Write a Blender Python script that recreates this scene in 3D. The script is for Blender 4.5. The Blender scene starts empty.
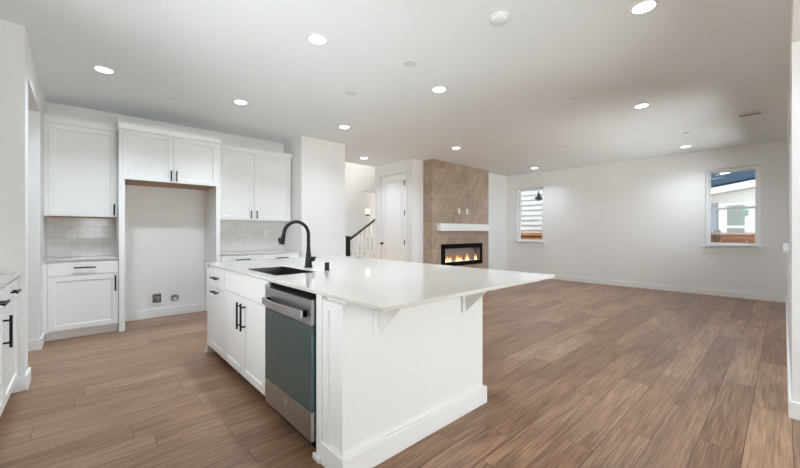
import bpy, bmesh, math, random
from mathutils import Vector, Matrix
random.seed(7)
S = bpy.context.scene
COL = S.collection
PI = math.pi

# ------------------------------------------------------------------ camera, world, exposure
CAM_H = 1.22
CEIL = 2.81
cam_d = bpy.data.cameras.new('camera')
cam = bpy.data.objects.new('camera', cam_d)
COL.objects.link(cam)
YAW = math.atan2(384, 349)                      # heading measured from +X towards +Y
cam.location = (0, 0, CAM_H)
cam.rotation_euler = (PI / 2, 0, YAW - PI / 2)
cam_d.sensor_width = 36
cam_d.lens = 36 * 349 / 800
cam_d.shift_y = -2 / 800
cam_d.clip_start = 0.02
cam_d.clip_end = 200
S.camera = cam

SKY_FAR, SKY_LOBE = 1.0, 6.6
W = bpy.data.worlds.new('sky')
S.world = W
W.use_nodes = True
wn = W.node_tree.nodes
wl = W.node_tree.links
bg = wn['Background']
# thin bright overcast, with a brighter lobe added towards -X/-Y to light the rooms
tcw = wn.new('ShaderNodeTexCoord')
dot = wn.new('ShaderNodeVectorMath')
dot.operation = 'DOT_PRODUCT'
dot.inputs[1].default_value = Vector((-0.60, -0.77, 0.20)).normalized()
wl.new(tcw.outputs['Generated'], dot.inputs[0])
mr = wn.new('ShaderNodeMapRange')
mr.interpolation_type = 'SMOOTHSTEP'
mr.inputs['From Min'].default_value = 0.0
mr.inputs['From Max'].default_value = 0.85
mr.inputs['To Min'].default_value = SKY_FAR
mr.inputs['To Max'].default_value = SKY_LOBE
wl.new(dot.outputs['Value'], mr.inputs['Value'])
bg.inputs[0].default_value = (0.93, 0.965, 1.0, 1)
wl.new(mr.outputs['Result'], bg.inputs[1])

# high sun behind the house: it lights the yards and the stairwell, none of it falls through the windows
sun_d = bpy.data.lights.new('sun', 'SUN')
sun_d.energy = 23.0
sun_d.angle = math.radians(2)
sun_d.color = (1.0, 0.98, 0.95)
sun = bpy.data.objects.new('sun', sun_d)
COL.objects.link(sun)
sun.rotation_euler = Vector((0.015, 0.20, 0.97)).to_track_quat('Z', 'Y').to_euler()

S.view_settings.view_transform = 'Standard'
S.view_settings.look = 'None'
S.view_settings.gamma = 1
S.view_settings.use_curve_mapping = False
S.view_settings.exposure = 0.31
LAMP = 8.5                                        # watts of each recessed lamp
S.cycles.max_bounces = 12
S.cycles.diffuse_bounces = 8
S.cycles.glossy_bounces = 4
S.cycles.transparent_max_bounces = 12
S.cycles.caustics_reflective = False
S.cycles.caustics_refractive = False
S.cycles.sample_clamp_indirect = 8

# ------------------------------------------------------------------ materials
def lin(c):
    return tuple(((v / 12.92) if v <= 0.04045 else ((v + 0.055) / 1.055) ** 2.4) for v in [x / 255 for x in c]) + (1,)

def mat(name, rgb, rough=0.5, metal=0.0, spec=0.5, noise=0.0, scale=8.0, bump=0.0, coat=0.0):
    m = bpy.data.materials.new(name)
    m.use_nodes = True
    nt = m.node_tree
    b = nt.nodes['Principled BSDF']
    b.inputs['Base Color'].default_value = lin(rgb)
    b.inputs['Roughness'].default_value = rough
    b.inputs['Metallic'].default_value = metal
    b.inputs['Specular IOR Level'].default_value = spec
    b.inputs['Coat Weight'].default_value = coat
    if noise or bump:
        tc = nt.nodes.new('ShaderNodeTexCoord')
        n = nt.nodes.new('ShaderNodeTexNoise')
        n.inputs['Scale'].default_value = scale
        n.inputs['Detail'].default_value = 4
        nt.links.new(tc.outputs['Object'], n.inputs['Vector'])
        if noise:
            mx = nt.nodes.new('ShaderNodeMixRGB')
            c = lin(rgb)
            mx.inputs[1].default_value = tuple(min(1, v * (1 - noise)) for v in c[:3]) + (1,)
            mx.inputs[2].default_value = tuple(min(1, v * (1 + noise)) for v in c[:3]) + (1,)
            nt.links.new(n.outputs['Fac'], mx.inputs[0])
            nt.links.new(mx.outputs[0], b.inputs['Base Color'])
        if bump:
            bp = nt.nodes.new('ShaderNodeBump')
            bp.inputs['Strength'].default_value = bump
            bp.inputs['Distance'].default_value = 0.002
            nt.links.new(n.outputs['Fac'], bp.inputs['Height'])
            nt.links.new(bp.outputs[0], b.inputs['Normal'])
    return m

def emis(name, rgb, strength):
    m = bpy.data.materials.new(name)
    m.use_nodes = True
    nt = m.node_tree
    nt.nodes.remove(nt.nodes['Principled BSDF'])
    e = nt.nodes.new('ShaderNodeEmission')
    e.inputs[0].default_value = lin(rgb)
    e.inputs[1].default_value = strength
    nt.links.new(e.outputs[0], nt.nodes['Material Output'].inputs[0])
    return m

def N(nt, t, **kw):
    n = nt.nodes.new(t)
    for k, v in kw.items():
        setattr(n, k, v)
    return n

def math_node(nt, op, a, b=None):
    n = nt.nodes.new('ShaderNodeMath')
    n.operation = op
    for i, v in enumerate((a, b)):
        if v is None:
            continue
        if isinstance(v, (int, float)):
            n.inputs[i].default_value = v
        else:
            nt.links.new(v, n.inputs[i])
    return n.outputs[0]

def ramp(nt, fac, stops):
    r = nt.nodes.new('ShaderNodeValToRGB')
    el = r.color_ramp.elements
    while len(el) < len(stops):
        el.new(0.5)
    for e, (p, c) in zip(el, stops):
        e.position = p
        e.color = lin(c)
    nt.links.new(fac, r.inputs[0])
    return r.outputs[0]

def mul(nt, a, b, fac=1.0, mode='MULTIPLY'):
    m = nt.nodes.new('ShaderNodeMixRGB')
    m.blend_type = mode
    if isinstance(fac, (int, float)):
        m.inputs[0].default_value = fac
    else:
        nt.links.new(fac, m.inputs[0])
    for i, v in ((1, a), (2, b)):
        if isinstance(v, tuple):
            m.inputs[i].default_value = v
        else:
            nt.links.new(v, m.inputs[i])
    return m.outputs[0]

def floor_material():
    m = bpy.data.materials.new('plank_floor')
    m.use_nodes = True
    nt = m.node_tree
    L = nt.links
    b = nt.nodes['Principled BSDF']
    tc = N(nt, 'ShaderNodeTexCoord')
    sp = N(nt, 'ShaderNodeSeparateXYZ')
    L.new(tc.outputs['Object'], sp.inputs[0])
    PW, PL = 0.187, 1.22
    yr = math_node(nt, 'DIVIDE', math_node(nt, 'ADD', sp.outputs[1], 10.0 + 0.133), PW)
    row = math_node(nt, 'FLOOR', yr)
    fy = math_node(nt, 'FRACT', yr)
    wn1 = N(nt, 'ShaderNodeTexWhiteNoise', noise_dimensions='1D')
    L.new(row, wn1.inputs['W'])
    xr = math_node(nt, 'ADD', math_node(nt, 'DIVIDE', math_node(nt, 'ADD', sp.outputs[0], 20.0), PL), wn1.outputs[0])
    colm = math_node(nt, 'FLOOR', xr)
    fx = math_node(nt, 'FRACT', xr)
    cv = N(nt, 'ShaderNodeCombineXYZ')
    L.new(row, cv.inputs[0]); L.new(colm, cv.inputs[1])
    wn2 = N(nt, 'ShaderNodeTexWhiteNoise', noise_dimensions='3D')
    L.new(cv.outputs[0], wn2.inputs['Vector'])
    pid = wn2.outputs['Value']
    # grain, stretched along the plank and shifted from plank to plank
    gv = N(nt, 'ShaderNodeCombineXYZ')
    L.new(math_node(nt, 'ADD', math_node(nt, 'MULTIPLY', sp.outputs[0], 1.0), math_node(nt, 'MULTIPLY', pid, 37.0)), gv.inputs[0])
    L.new(math_node(nt, 'MULTIPLY', sp.outputs[1], 9.0), gv.inputs[1])
    L.new(math_node(nt, 'MULTIPLY', pid, 91.0), gv.inputs[2])
    g1 = N(nt, 'ShaderNodeTexNoise')
    g1.inputs['Scale'].default_value = 1.3
    g1.inputs['Detail'].default_value = 7
    g1.inputs['Roughness'].default_value = 0.62
    g1.inputs['Distortion'].default_value = 1.1
    L.new(gv.outputs[0], g1.inputs['Vector'])
    gv2 = N(nt, 'ShaderNodeCombineXYZ')
    L.new(math_node(nt, 'ADD', math_node(nt, 'MULTIPLY', sp.outputs[0], 2.0), math_node(nt, 'MULTIPLY', pid, 53.0)), gv2.inputs[0])
    L.new(math_node(nt, 'MULTIPLY', sp.outputs[1], 60.0), gv2.inputs[1])
    g2 = N(nt, 'ShaderNodeTexNoise')
    g2.inputs['Scale'].default_value = 1.5
    g2.inputs['Detail'].default_value = 5
    L.new(gv2.outputs[0], g2.inputs['Vector'])
    base = ramp(nt, pid, [(0.0, (152, 116, 89)), (0.35, (166, 129, 101)), (0.65, (175, 138, 110)), (1.0, (187, 151, 122))])
    grain = ramp(nt, g1.outputs['Fac'], [(0.26, (172, 163, 156)), (0.45, (226, 223, 220)), (0.60, (250, 249, 248)), (0.8, (255, 255, 255))])
    fine = ramp(nt, g2.outputs['Fac'], [(0.32, (170, 164, 158)), (0.62, (255, 255, 255))])
    c = mul(nt, mul(nt, base, grain), fine, 0.8)
    # seams
    ey = math_node(nt, 'LESS_THAN', math_node(nt, 'MINIMUM', fy, math_node(nt, 'SUBTRACT', 1.0, fy)), 0.012)
    ex = math_node(nt, 'LESS_THAN', math_node(nt, 'MINIMUM', fx, math_node(nt, 'SUBTRACT', 1.0, fx)), 0.0013)
    seam = math_node(nt, 'MAXIMUM', ey, ex)
    c = mul(nt, c, lin((132, 122, 114)), math_node(nt, 'MULTIPLY', seam, 0.9))
    L.new(c, b.inputs['Base Color'])
    b.inputs['Roughness'].default_value = 0.31
    b.inputs['Specular IOR Level'].default_value = 0.42
    bp = N(nt, 'ShaderNodeBump')
    bp.inputs['Strength'].default_value = 0.25
    bp.inputs['Distance'].default_value = 0.002
    L.new(math_node(nt, 'SUBTRACT', math_node(nt, 'MULTIPLY', g1.outputs['Fac'], 0.5), seam), bp.inputs['Height'])
    L.new(bp.outputs[0], b.inputs['Normal'])
    return m

def tile_material(name, stone, tw, th, rough, grout, off=0.5, zoff=0.0, xoff=0.0, mortar=0.003, bump=0.3, wob=0.0):
    """tiles laid on vertical faces; u = x + y, v = z"""
    m = bpy.data.materials.new(name)
    m.use_nodes = True
    nt = m.node_tree
    L = nt.links
    b = nt.nodes['Principled BSDF']
    tc = N(nt, 'ShaderNodeTexCoord')
    sp = N(nt, 'ShaderNodeSeparateXYZ')
    L.new(tc.outputs['Object'], sp.inputs[0])
    u = math_node(nt, 'ADD', math_node(nt, 'ADD', sp.outputs[0], sp.outputs[1]), xoff)
    v = math_node(nt, 'ADD', sp.outputs[2], zoff)
    vr = math_node(nt, 'DIVIDE', v, th)
    row = math_node(nt, 'FLOOR', vr)
    fv = math_node(nt, 'MULTIPLY', math_node(nt, 'FRACT', vr), th)
    ur = math_node(nt, 'ADD', math_node(nt, 'DIVIDE', u, tw), math_node(nt, 'MULTIPLY', math_node(nt, 'MODULO', row, 2.0), off))
    fu = math_node(nt, 'MULTIPLY', math_node(nt, 'FRACT', ur), tw)
    cu = math_node(nt, 'FLOOR', ur)
    du = math_node(nt, 'MINIMUM', fu, math_node(nt, 'SUBTRACT', tw, fu))
    dv = math_node(nt, 'MINIMUM', fv, math_node(nt, 'SUBTRACT', th, fv))
    seam = math_node(nt, 'LESS_THAN', math_node(nt, 'MINIMUM', du, dv), mortar)
    cv = N(nt, 'ShaderNodeCombineXYZ')
    L.new(row, cv.inputs[0]); L.new(cu, cv.inputs[1])
    w = N(nt, 'ShaderNodeTexWhiteNoise', noise_dimensions='3D')
    L.new(cv.outputs[0], w.inputs['Vector'])
    c = stone(nt, u, v, w.outputs['Value'])
    c = mul(nt, c, lin(grout), seam, 'MIX')
    L.new(c, b.inputs['Base Color'])
    b.inputs['Roughness'].default_value = rough
    bp = N(nt, 'ShaderNodeBump')
    bp.inputs['Strength'].default_value = bump
    bp.inputs['Distance'].default_value = 0.002
    L.new(math_node(nt, 'SUBTRACT', 1.0, seam), bp.inputs['Height'])
    L.new(bp.outputs[0], b.inputs['Normal'])
    if wob:
        # each tile sits at a very slightly different tilt
        geo = N(nt, 'ShaderNodeNewGeometry')
        sub = N(nt, 'ShaderNodeVectorMath', operation='SUBTRACT')
        L.new(w.outputs['Color'], sub.inputs[0]); sub.inputs[1].default_value = (0.5, 0.5, 0.5)
        sc = N(nt, 'ShaderNodeVectorMath', operation='SCALE')
        L.new(sub.outputs[0], sc.inputs[0]); sc.inputs['Scale'].default_value = wob
        ad = N(nt, 'ShaderNodeVectorMath', operation='ADD')
        L.new(geo.outputs['Normal'], ad.inputs[0]); L.new(sc.outputs[0], ad.inputs[1])
        nm = N(nt, 'ShaderNodeVectorMath', operation='NORMALIZE')
        L.new(ad.outputs[0], nm.inputs[0])
        L.new(nm.outputs[0], bp.inputs['Normal'])
    return m

def stone_brown(nt, u, v, rnd):
    L = nt.links
    uu = math_node(nt, 'ADD', u, math_node(nt, 'MULTIPLY', rnd, 31.0))
    vv = math_node(nt, 'ADD', v, math_node(nt, 'MULTIPLY', rnd, 17.0))
    al = math_node(nt, 'ADD', math_node(nt, 'MULTIPLY', uu, 0.50 * 0.9), math_node(nt, 'MULTIPLY', vv, 0.87 * 0.9))
    ac = math_node(nt, 'SUBTRACT', math_node(nt, 'MULTIPLY', uu, 0.87 * 5.0), math_node(nt, 'MULTIPLY', vv, 0.50 * 5.0))
    mp = N(nt, 'ShaderNodeCombineXYZ')
    L.new(al, mp.inputs[0]); L.new(ac, mp.inputs[1])
    n = N(nt, 'ShaderNodeTexNoise')
    n.inputs['Scale'].default_value = 1.2; n.inputs['Detail'].default_value = 6; n.inputs['Distortion'].default_value = 0.8
    L.new(mp.outputs[0], n.inputs['Vector'])
    base = ramp(nt, n.outputs['Fac'], [(0.3, (162, 142, 123)), (0.5, (173, 153, 134)), (0.7, (184, 165, 147))])
    n2 = N(nt, 'ShaderNodeTexNoise')
    n2.inputs['Scale'].default_value = 1.0; n2.inputs['Detail'].default_value = 3; n2.inputs['Distortion'].default_value = 0.5
    L.new(mp.outputs[0], n2.inputs['Vector'])
    d = math_node(nt, 'ABSOLUTE', math_node(nt, 'SUBTRACT', n2.outputs['Fac'], 0.57))
    vein = math_node(nt, 'LESS_THAN', d, 0.009)
    tone = ramp(nt, rnd, [(0.0, (238, 236, 234)), (1.0, (255, 255, 255))])
    c = mul(nt, base, tone)
    return mul(nt, c, lin((214, 202, 190)), math_node(nt, 'MULTIPLY', vein, 0.45), 'MIX')

def stone_white(nt, u, v, rnd):
    return ramp(nt, rnd, [(0.0, (226, 224, 220)), (1.0, (234, 232, 229))])

M = {}
M['wall'] = mat('wall_paint', (238, 237, 235), 0.6, spec=0.3, noise=0.012, scale=3)
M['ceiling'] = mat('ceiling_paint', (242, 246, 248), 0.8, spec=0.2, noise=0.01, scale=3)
M['trim'] = mat('trim_paint', (240, 240, 238), 0.5, spec=0.3, noise=0.006, scale=5)
M['cab'] = mat('cabinet_paint', (240, 240, 238), 0.35, noise=0.006, scale=5)
M['quartz'] = mat('white_quartz', (211, 207, 200), 0.06, noise=0.01, scale=30)
M['black'] = mat('matte_black_metal', (12, 11, 11), 0.42, spec=0.3, noise=0.08, scale=40)
M['gap'] = mat('black_rubber_gasket', (7, 7, 7), 0.75, spec=0.15, noise=0.05, scale=30)
M['steel'] = mat('stainless_steel', (188, 188, 188), 0.33, metal=1.0, noise=0.04, scale=20)
M['film'] = mat('teal_film_on_steel', (94, 117, 120), 0.2, metal=0.7, noise=0.06, scale=6)
M['sink'] = mat('brushed_sink_steel', (120, 116, 112), 0.3, metal=1.0, noise=0.05, scale=25)
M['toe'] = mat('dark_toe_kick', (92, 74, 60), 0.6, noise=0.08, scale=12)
M['ply'] = mat('raw_plywood', (168, 132, 98), 0.6, noise=0.12, scale=14)
M['plate'] = mat('white_plastic', (238, 237, 234), 0.35, noise=0.005, scale=10)
M['cplate'] = mat('ceiling_plate_plastic', (231, 233, 233), 0.6, spec=0.2, noise=0.005, scale=10)
M['ext_trim'] = mat('exterior_white_trim', (186, 187, 186), 0.6, noise=0.02, scale=8)
M['slot'] = mat('dark_slot', (70, 68, 66), 0.6, noise=0.05, scale=30)
M['vinyl'] = mat('white_vinyl', (246, 247, 247), 0.35, noise=0.005, scale=10)
M['firebox'] = mat('grey_firebox_back', (150, 147, 144), 0.4, noise=0.05, scale=9)
M['crystal'] = mat('clear_fire_glass', (235, 235, 235), 0.12, noise=0.1, scale=60)
M['flame'] = emis('flame', (255, 150, 62), 2.6)
M['flame_core'] = emis('flame_core', (255, 214, 150), 5.0)
M['lamp'] = emis('lamp_lens', (244, 249, 255), 12.0)
M['shade'] = emis('glowing_glass_shade', (255, 246, 234), 3.0)
M['floor'] = floor_material()
M['stone'] = tile_material('brown_stone_tile', stone_brown, 0.61, 0.305, 0.3, (188, 170, 152), zoff=0.115, xoff=0.1, mortar=0.004, bump=0.25)
M['subway'] = tile_material('white_subway_tile', stone_white, 0.152, 0.076, 0.07, (214, 211, 207), zoff=-0.911 + 0.076 * 20, mortar=0.0022, bump=0.6, wob=0.012)
M['siding'] = None
def siding_material(name, rgb, pitch):
    m = bpy.data.materials.new(name)
    m.use_nodes = True
    nt = m.node_tree
    b = nt.nodes['Principled BSDF']
    tc = N(nt, 'ShaderNodeTexCoord')
    sp = N(nt, 'ShaderNodeSeparateXYZ')
    nt.links.new(tc.outputs['Object'], sp.inputs[0])
    n = N(nt, 'ShaderNodeTexNoise')
    n.inputs['Scale'].default_value = 6
    nt.links.new(tc.outputs['Object'], n.inputs['Vector'])
    c = lin(rgb)
    cc = mul(nt, c, lin(tuple(int(v * .96) for v in rgb)), n.outputs['Fac'], 'MIX')
    nt.links.new(cc, b.inputs['Base Color'])
    b.inputs['Roughness'].default_value = 0.6
    return m
M['siding_white'] = siding_material('white_lap_siding', (196, 198, 200), 0.18)
M['siding_blue'] = siding_material('blue_grey_lap_siding', (104, 113, 128), 0.18)
M['roof'] = mat('slate_shingles', (20, 30, 41), 0.9, spec=0.02, noise=0.35, scale=24)
M['fence'] = mat('cedar_fence', (112, 72, 47), 0.8, noise=0.22, scale=10)
M['fence_sunlit'] = mat('sunlit_cedar_fence', (176, 122, 80), 0.8, noise=0.2, scale=10)  # cedar of the other fence with the sun's brightening put into the colour
M['fence_dark'] = mat('dark_cedar_post', (70, 48, 37), 0.8, noise=0.2, scale=10)
M['extglass'] = mat('grey_green_window_glass', (78, 88, 82), 0.25, noise=0.06, scale=3)
M['extpale'] = mat('pale_green_blind', (165, 174, 164), 0.5, noise=0.05, scale=4)
M['green'] = mat('green_sticker', (40, 96, 66), 0.5, noise=0.1, scale=10)
M['bird'] = mat('slate_blue_decal', (58, 74, 92), 0.5, noise=0.15, scale=30)
M['ground'] = mat('pale_bounce_ground', (222, 222, 221), 0.9, noise=0.2, scale=12)  # kept pale so the added ground throws daylight indoors
M['soil'] = mat('brown_soil', (96, 90, 80), 0.9, noise=0.2, scale=9)
M['wood_dark'] = mat('dark_stained_rail', (34, 30, 27), 0.65, spec=0.2, noise=0.15, scale=20)

def glass_material():
    m = bpy.data.materials.new('window_glass')
    m.use_nodes = True
    nt = m.node_tree
    nt.nodes.remove(nt.nodes['Principled BSDF'])
    t = N(nt, 'ShaderNodeBsdfTransparent')
    t.inputs[0].default_value = (0.96, 0.98, 0.98, 1)
    g = N(nt, 'ShaderNodeBsdfGlossy')
    g.inputs['Roughness'].default_value = 0.02
    f = N(nt, 'ShaderNodeFresnel')
    f.inputs[0].default_value = 1.45
    mx = N(nt, 'ShaderNodeMixShader')
    nt.links.new(f.outputs[0], mx.inputs[0])
    nt.links.new(t.outputs[0], mx.inputs[1])
    nt.links.new(g.outputs[0], mx.inputs[2])
    nt.links.new(mx.outputs[0], nt.nodes['Material Output'].inputs[0])
    return m
M['glass'] = glass_material()

# ------------------------------------------------------------------ mesh helpers
class MB:
    def __init__(self):
        self.bm = bmesh.new()

    def box(self, x0, x1, y0, y1, z0, z1):
        xs = sorted((x0, x1)); ys = sorted((y0, y1)); zs = sorted((z0, z1))
        v = [self.bm.verts.new((x, y, z)) for x in xs for y in ys for z in zs]
        for f in ((0, 1, 3, 2), (4, 6, 7, 5), (0, 4, 5, 1), (2, 3, 7, 6), (0, 2, 6, 4), (1, 5, 7, 3)):
            self.bm.faces.new([v[i] for i in f])
        return self

    def prism(self, pts, vec):
        """closed polygon extruded by vec"""
        a = [self.bm.verts.new(p) for p in pts]
        d = Vector(vec)
        b = [self.bm.verts.new(Vector(p) + d) for p in pts]
        n = len(pts)
        self.bm.faces.new(a); self.bm.faces.new(b[::-1])
        for i in range(n):
            self.bm.faces.new((a[i], b[i], b[(i + 1) % n], a[(i + 1) % n]))
        return self

    def cells(self, us, vs, hole, t0, t1, mp):
        """slab over the grid us x vs leaving out the cells for which hole(uc, vc); mp(u, v, t) -> xyz"""
        cache = {}
        def vert(i, j, k):
            if (i, j, k) not in cache:
                cache[(i, j, k)] = self.bm.verts.new(mp(us[i], vs[j], (t0, t1)[k]))
            return cache[(i, j, k)]
        nu, nv = len(us) - 1, len(vs) - 1
        full = [[not hole((us[i] + us[i + 1]) / 2, (vs[j] + vs[j + 1]) / 2) for j in range(nv)] for i in range(nu)]
        for i in range(nu):
            for j in range(nv):
                if not full[i][j]:
                    continue
                for k in (0, 1):
                    self.bm.faces.new([vert(i, j, k), vert(i + 1, j, k), vert(i + 1, j + 1, k), vert(i, j + 1, k)])
                for di, dj, e in ((-1, 0, ((i, j), (i, j + 1))), (1, 0, ((i + 1, j), (i + 1, j + 1))), (0, -1, ((i, j), (i + 1, j))), (0, 1, ((i, j + 1), (i + 1, j + 1)))):
                    a, b = i + di, j + dj
                    if not (0 <= a < nu and 0 <= b < nv and full[a][b]):
                        (p, q), (r, s) = e
                        self.bm.faces.new([vert(p, q, 0), vert(r, s, 0), vert(r, s, 1), vert(p, q, 1)])
        return self

    def shaker(self, u0, u1, v0, v1, t, mp, rail=0.057, rec=0.009, slope=0.004):
        """flat slab with a recessed centre panel; t = 0 at the back, t at the face"""
        def ring(a0, a1, b0, b1, d):
            return [self.bm.verts.new(mp(u, v, d)) for u, v in ((a0, b0), (a1, b0), (a1, b1), (a0, b1))]
        back = ring(u0, u1, v0, v1, 0)
        fr = ring(u0, u1, v0, v1, t)
        i1 = ring(u0 + rail, u1 - rail, v0 + rail, v1 - rail, t)
        i2 = ring(u0 + rail + slope, u1 - rail - slope, v0 + rail + slope, v1 - rail - slope, t - rec)
        self.bm.faces.new(back)
        self.bm.faces.new(i2)
        for A, B in ((back, fr), (fr, i1), (i1, i2)):
            for k in range(4):
                self.bm.faces.new((A[k], A[(k + 1) % 4], B[(k + 1) % 4], B[k]))
        return self

    def tube(self, pts, r, seg=10, cap=True):
        pts = [Vector(p) for p in pts]
        n = len(pts)
        rs = r if isinstance(r, (list, tuple)) else [r] * n
        rings = []
        up = None
        for i, p in enumerate(pts):
            d = (pts[min(i + 1, n - 1)] - pts[max(i - 1, 0)]).normalized()
            if up is None:
                up = Vector((0, 0, 1)) if abs(d.z) < 0.9 else Vector((0, 1, 0))
            s = d.cross(up).normalized()
            up = s.cross(d).normalized()
            rings.append([self.bm.verts.new(p + (s * math.cos(a) + up * math.sin(a)) * rs[i]) for a in [2 * PI * k / seg for k in range(seg)]])
        for a, b in zip(rings, rings[1:]):
            for k in range(seg):
                self.bm.faces.new((a[k], a[(k + 1) % seg], b[(k + 1) % seg], b[k]))
        if cap:
            self.bm.faces.new(rings[0]); self.bm.faces.new(rings[-1][::-1])
        return self

    def lathe(self, prof, c=(0, 0, 0), seg=32, axis='z'):
        """prof: (radius, height) pairs"""
        rings = []
        for r, h in prof:
            ring = []
            for k in range(seg):
                a = 2 * PI * k / seg
                p = (r * math.cos(a), r * math.sin(a), h)
                if axis == 'y':
                    p = (p[0], -h, p[1])          # heights go towards -Y
                elif axis == 'x':
                    p = (-h, p[0], p[1])          # heights go towards -X
                ring.append(self.bm.verts.new((p[0] + c[0], p[1] + c[1], p[2] + c[2])))
            rings.append(ring)
        for a, b in zip(rings, rings[1:]):
            for k in range(seg):
                self.bm.faces.new((a[k], a[(k + 1) % seg], b[(k + 1) % seg], b[k]))
        self.bm.faces.new(rings[0]); self.bm.faces.new(rings[-1][::-1])
        return self

    def build(self, name, m, parent=None, bevel=0.0, smooth=False, kind=None):
        bmesh.ops.recalc_face_normals(self.bm, faces=self.bm.faces)
        me = bpy.data.meshes.new(name)
        if parent is not None:
            q = parent
            while q is not None:
                self.bm.transform(Matrix.Translation(-Vector(q.location)))
                q = q.parent
        if smooth:
            for f in self.bm.faces:
                f.smooth = True
        self.bm.to_mesh(me)
        self.bm.free()
        if smooth:
            try:
                me.set_sharp_from_angle(angle=math.radians(40))
            except Exception:
                pass
        o = bpy.data.objects.new(name, me)
        COL.objects.link(o)
        me.materials.append(m)
        o.parent = parent
        if bevel:
            b = o.modifiers.new('bevel', 'BEVEL')
            b.width = bevel
            b.segments = 2
            b.limit_method = 'ANGLE'
            b.angle_limit = math.radians(40)
        if kind:
            o['kind'] = kind
        return o

def tag(o, label, cat, group=None):
    o['label'] = label
    o['category'] = cat
    if group:
        o['group'] = group
    return o

def thing(name, label, cat, loc=(0, 0, 0), group=None):
    o = bpy.data.objects.new(name, None)
    o.empty_display_size = 0.1
    COL.objects.link(o)
    o.location = loc
    return tag(o, label, cat, group)

def holder(name, loc=(0, 0, 0)):
    """Empty for a piece of the setting with parts"""
    o = bpy.data.objects.new(name, None)
    COL.objects.link(o)
    o.location = loc
    o['kind'] = 'structure'
    return o

def struct(name, mb, m, bevel=0.0):
    return mb.build(name, m, None, bevel, kind='structure')

def box(*a):
    return MB().box(*a)

# plane mappings for fronts: (u, v, depth) -> xyz
def face_y(y):      # faces -Y, u = x, v = z, depth grows towards the viewer
    return lambda u, v, d: (u, y - d, v)
def face_x(x):      # faces -X, u = y, v = z
    return lambda u, v, d: (x - d, u, v)
def face_px(x):     # faces +X, u = y, v = z
    return lambda u, v, d: (x + d, u, v)

def pull(mp, u, v, length, vertical, parent, out=0.034, r=0.0078):
    """black bar pull with two posts"""
    mb = MB()
    h = length / 2
    if vertical:
        mb.tube([mp(u, v - h, out), mp(u, v + h, out)], r)
        for s in (-1, 1):
            mb.tube([mp(u, v + s * (h - 0.03), 0), mp(u, v + s * (h - 0.03), out)], r * 0.8)
    else:
        mb.tube([mp(u - h, v, out), mp(u + h, v, out)], r)
        for s in (-1, 1):
            mb.tube([mp(u + s * (h - 0.03), v, 0), mp(u + s * (h - 0.03), v, out)], r * 0.8)
    return mb.build('handle', M['black'], parent, smooth=True)

# ------------------------------------------------------------------ the setting
XF = 8.985      # window wall of the living room
YK = 6.045      # kitchen wall
YN = 5.34       # fireplace wall
YC = 5.41       # short wall between closet and fireplace
YR = -0.035     # right wall
YP = 5.35       # pillar front
T = 0.12

struct('floor', box(-1.8, XF + 0.15, YR - 0.15, 10.0, -0.10, 0.0).box(-1.8, 4.0, -3.2, YR - 0.1501, -0.10, 0.0), M['floor'])
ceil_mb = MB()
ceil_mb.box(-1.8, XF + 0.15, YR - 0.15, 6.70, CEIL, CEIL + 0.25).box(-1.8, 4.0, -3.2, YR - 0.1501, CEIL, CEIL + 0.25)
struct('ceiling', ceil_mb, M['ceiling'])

def wall_y(name, y0, y1, x0, x1, z0, z1, holes=(), m=None):
    us = sorted({x0, x1} | {h[0] for h in holes} | {h[1] for h in holes})
    vs = sorted({z0, z1} | {h[2] for h in holes} | {h[3] for h in holes})
    mb = MB().cells(us, vs, lambda u, v: any(h[0] < u < h[1] and h[2] < v < h[3] for h in holes), y0, y1, lambda u, v, t: (u, t, v))
    return struct(name, mb, m or M['wall'])

def wall_x(name, x0, x1, y0, y1, z0, z1, holes=(), m=None):
    us = sorted({y0, y1} | {h[0] for h in holes} | {h[1] for h in holes})
    vs = sorted({z0, z1} | {h[2] for h in holes} | {h[3] for h in holes})
    mb = MB().cells(us, vs, lambda u, v: any(h[0] < u < h[1] and h[2] < v < h[3] for h in holes), x0, x1, lambda u, v, t: (t, u, v))
    return struct(name, mb, m or M['wall'])

wall_y('wall_kitchen', YK, YK + T, -1.8, 2.70, 0, CEIL)
wall_y('wall_pillar', YP, YK + T, 2.67, 3.52, 0, CEIL)
WIN = [(4.26, 5.03, 0.94, 2.43), (0.28, 1.035, 0.94, 2.43)]
wall_x('wall_window', XF, XF + 0.15, YR - 0.15, YN + T, 0, CEIL, WIN)
wall_y('wall_fireplace', YN, YN + T, 5.70, XF + 0.15, 0, CEIL)
wall_y('wall_fireplace_left', YC, YC + T, 5.27 + T, 5.70, 0, CEIL)
DY0, DY1, DZ = 5.62, 6.475, 2.53
wall_x('wall_closet', 5.27, 5.27 + T, YC, 6.70, 0, CEIL, [(DY0, DY1, -1, DZ)])
WR = (5.25, 8.45, 1.02, 2.44)
wall_y('wall_right', YR - 0.15, YR, -1.05, XF, 0, CEIL, [(-1.2, 3.446, -1, 2.462), WR])
wall_y('wall_left', 3.94, 4.14, -1.8, -0.33, 0, CEIL)
wall_x('wall_pantry', -0.45, -0.33, 4.14, YK, 0, CEIL, [(4.14, 5.205, -1, 2.47)])
wall_x('wall_pantry_back', -1.8, -1.68, 4.14, YK, 0, CEIL)
RW = (0.3, 3.2, 1.05, 2.45)  # opening for an added window that lights the island's -X side
wall_x('wall_range', -1.17, -1.05, -3.2, 3.94, 0, CEIL, [RW])
NOOK = [(-0.05, 0.66, 0.9, 2.25), (0.8, 3.9, 0.02, 2.5)]  # unseen; the wide second opening is added to let daylight in
wall_y('wall_nook', -3.2, -3.08, -1.05, 4.0, 0, CEIL, NOOK)
wall_x('wall_nook_end', 3.94, 4.06, -3.2, YR - 0.15, 0, CEIL)
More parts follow.
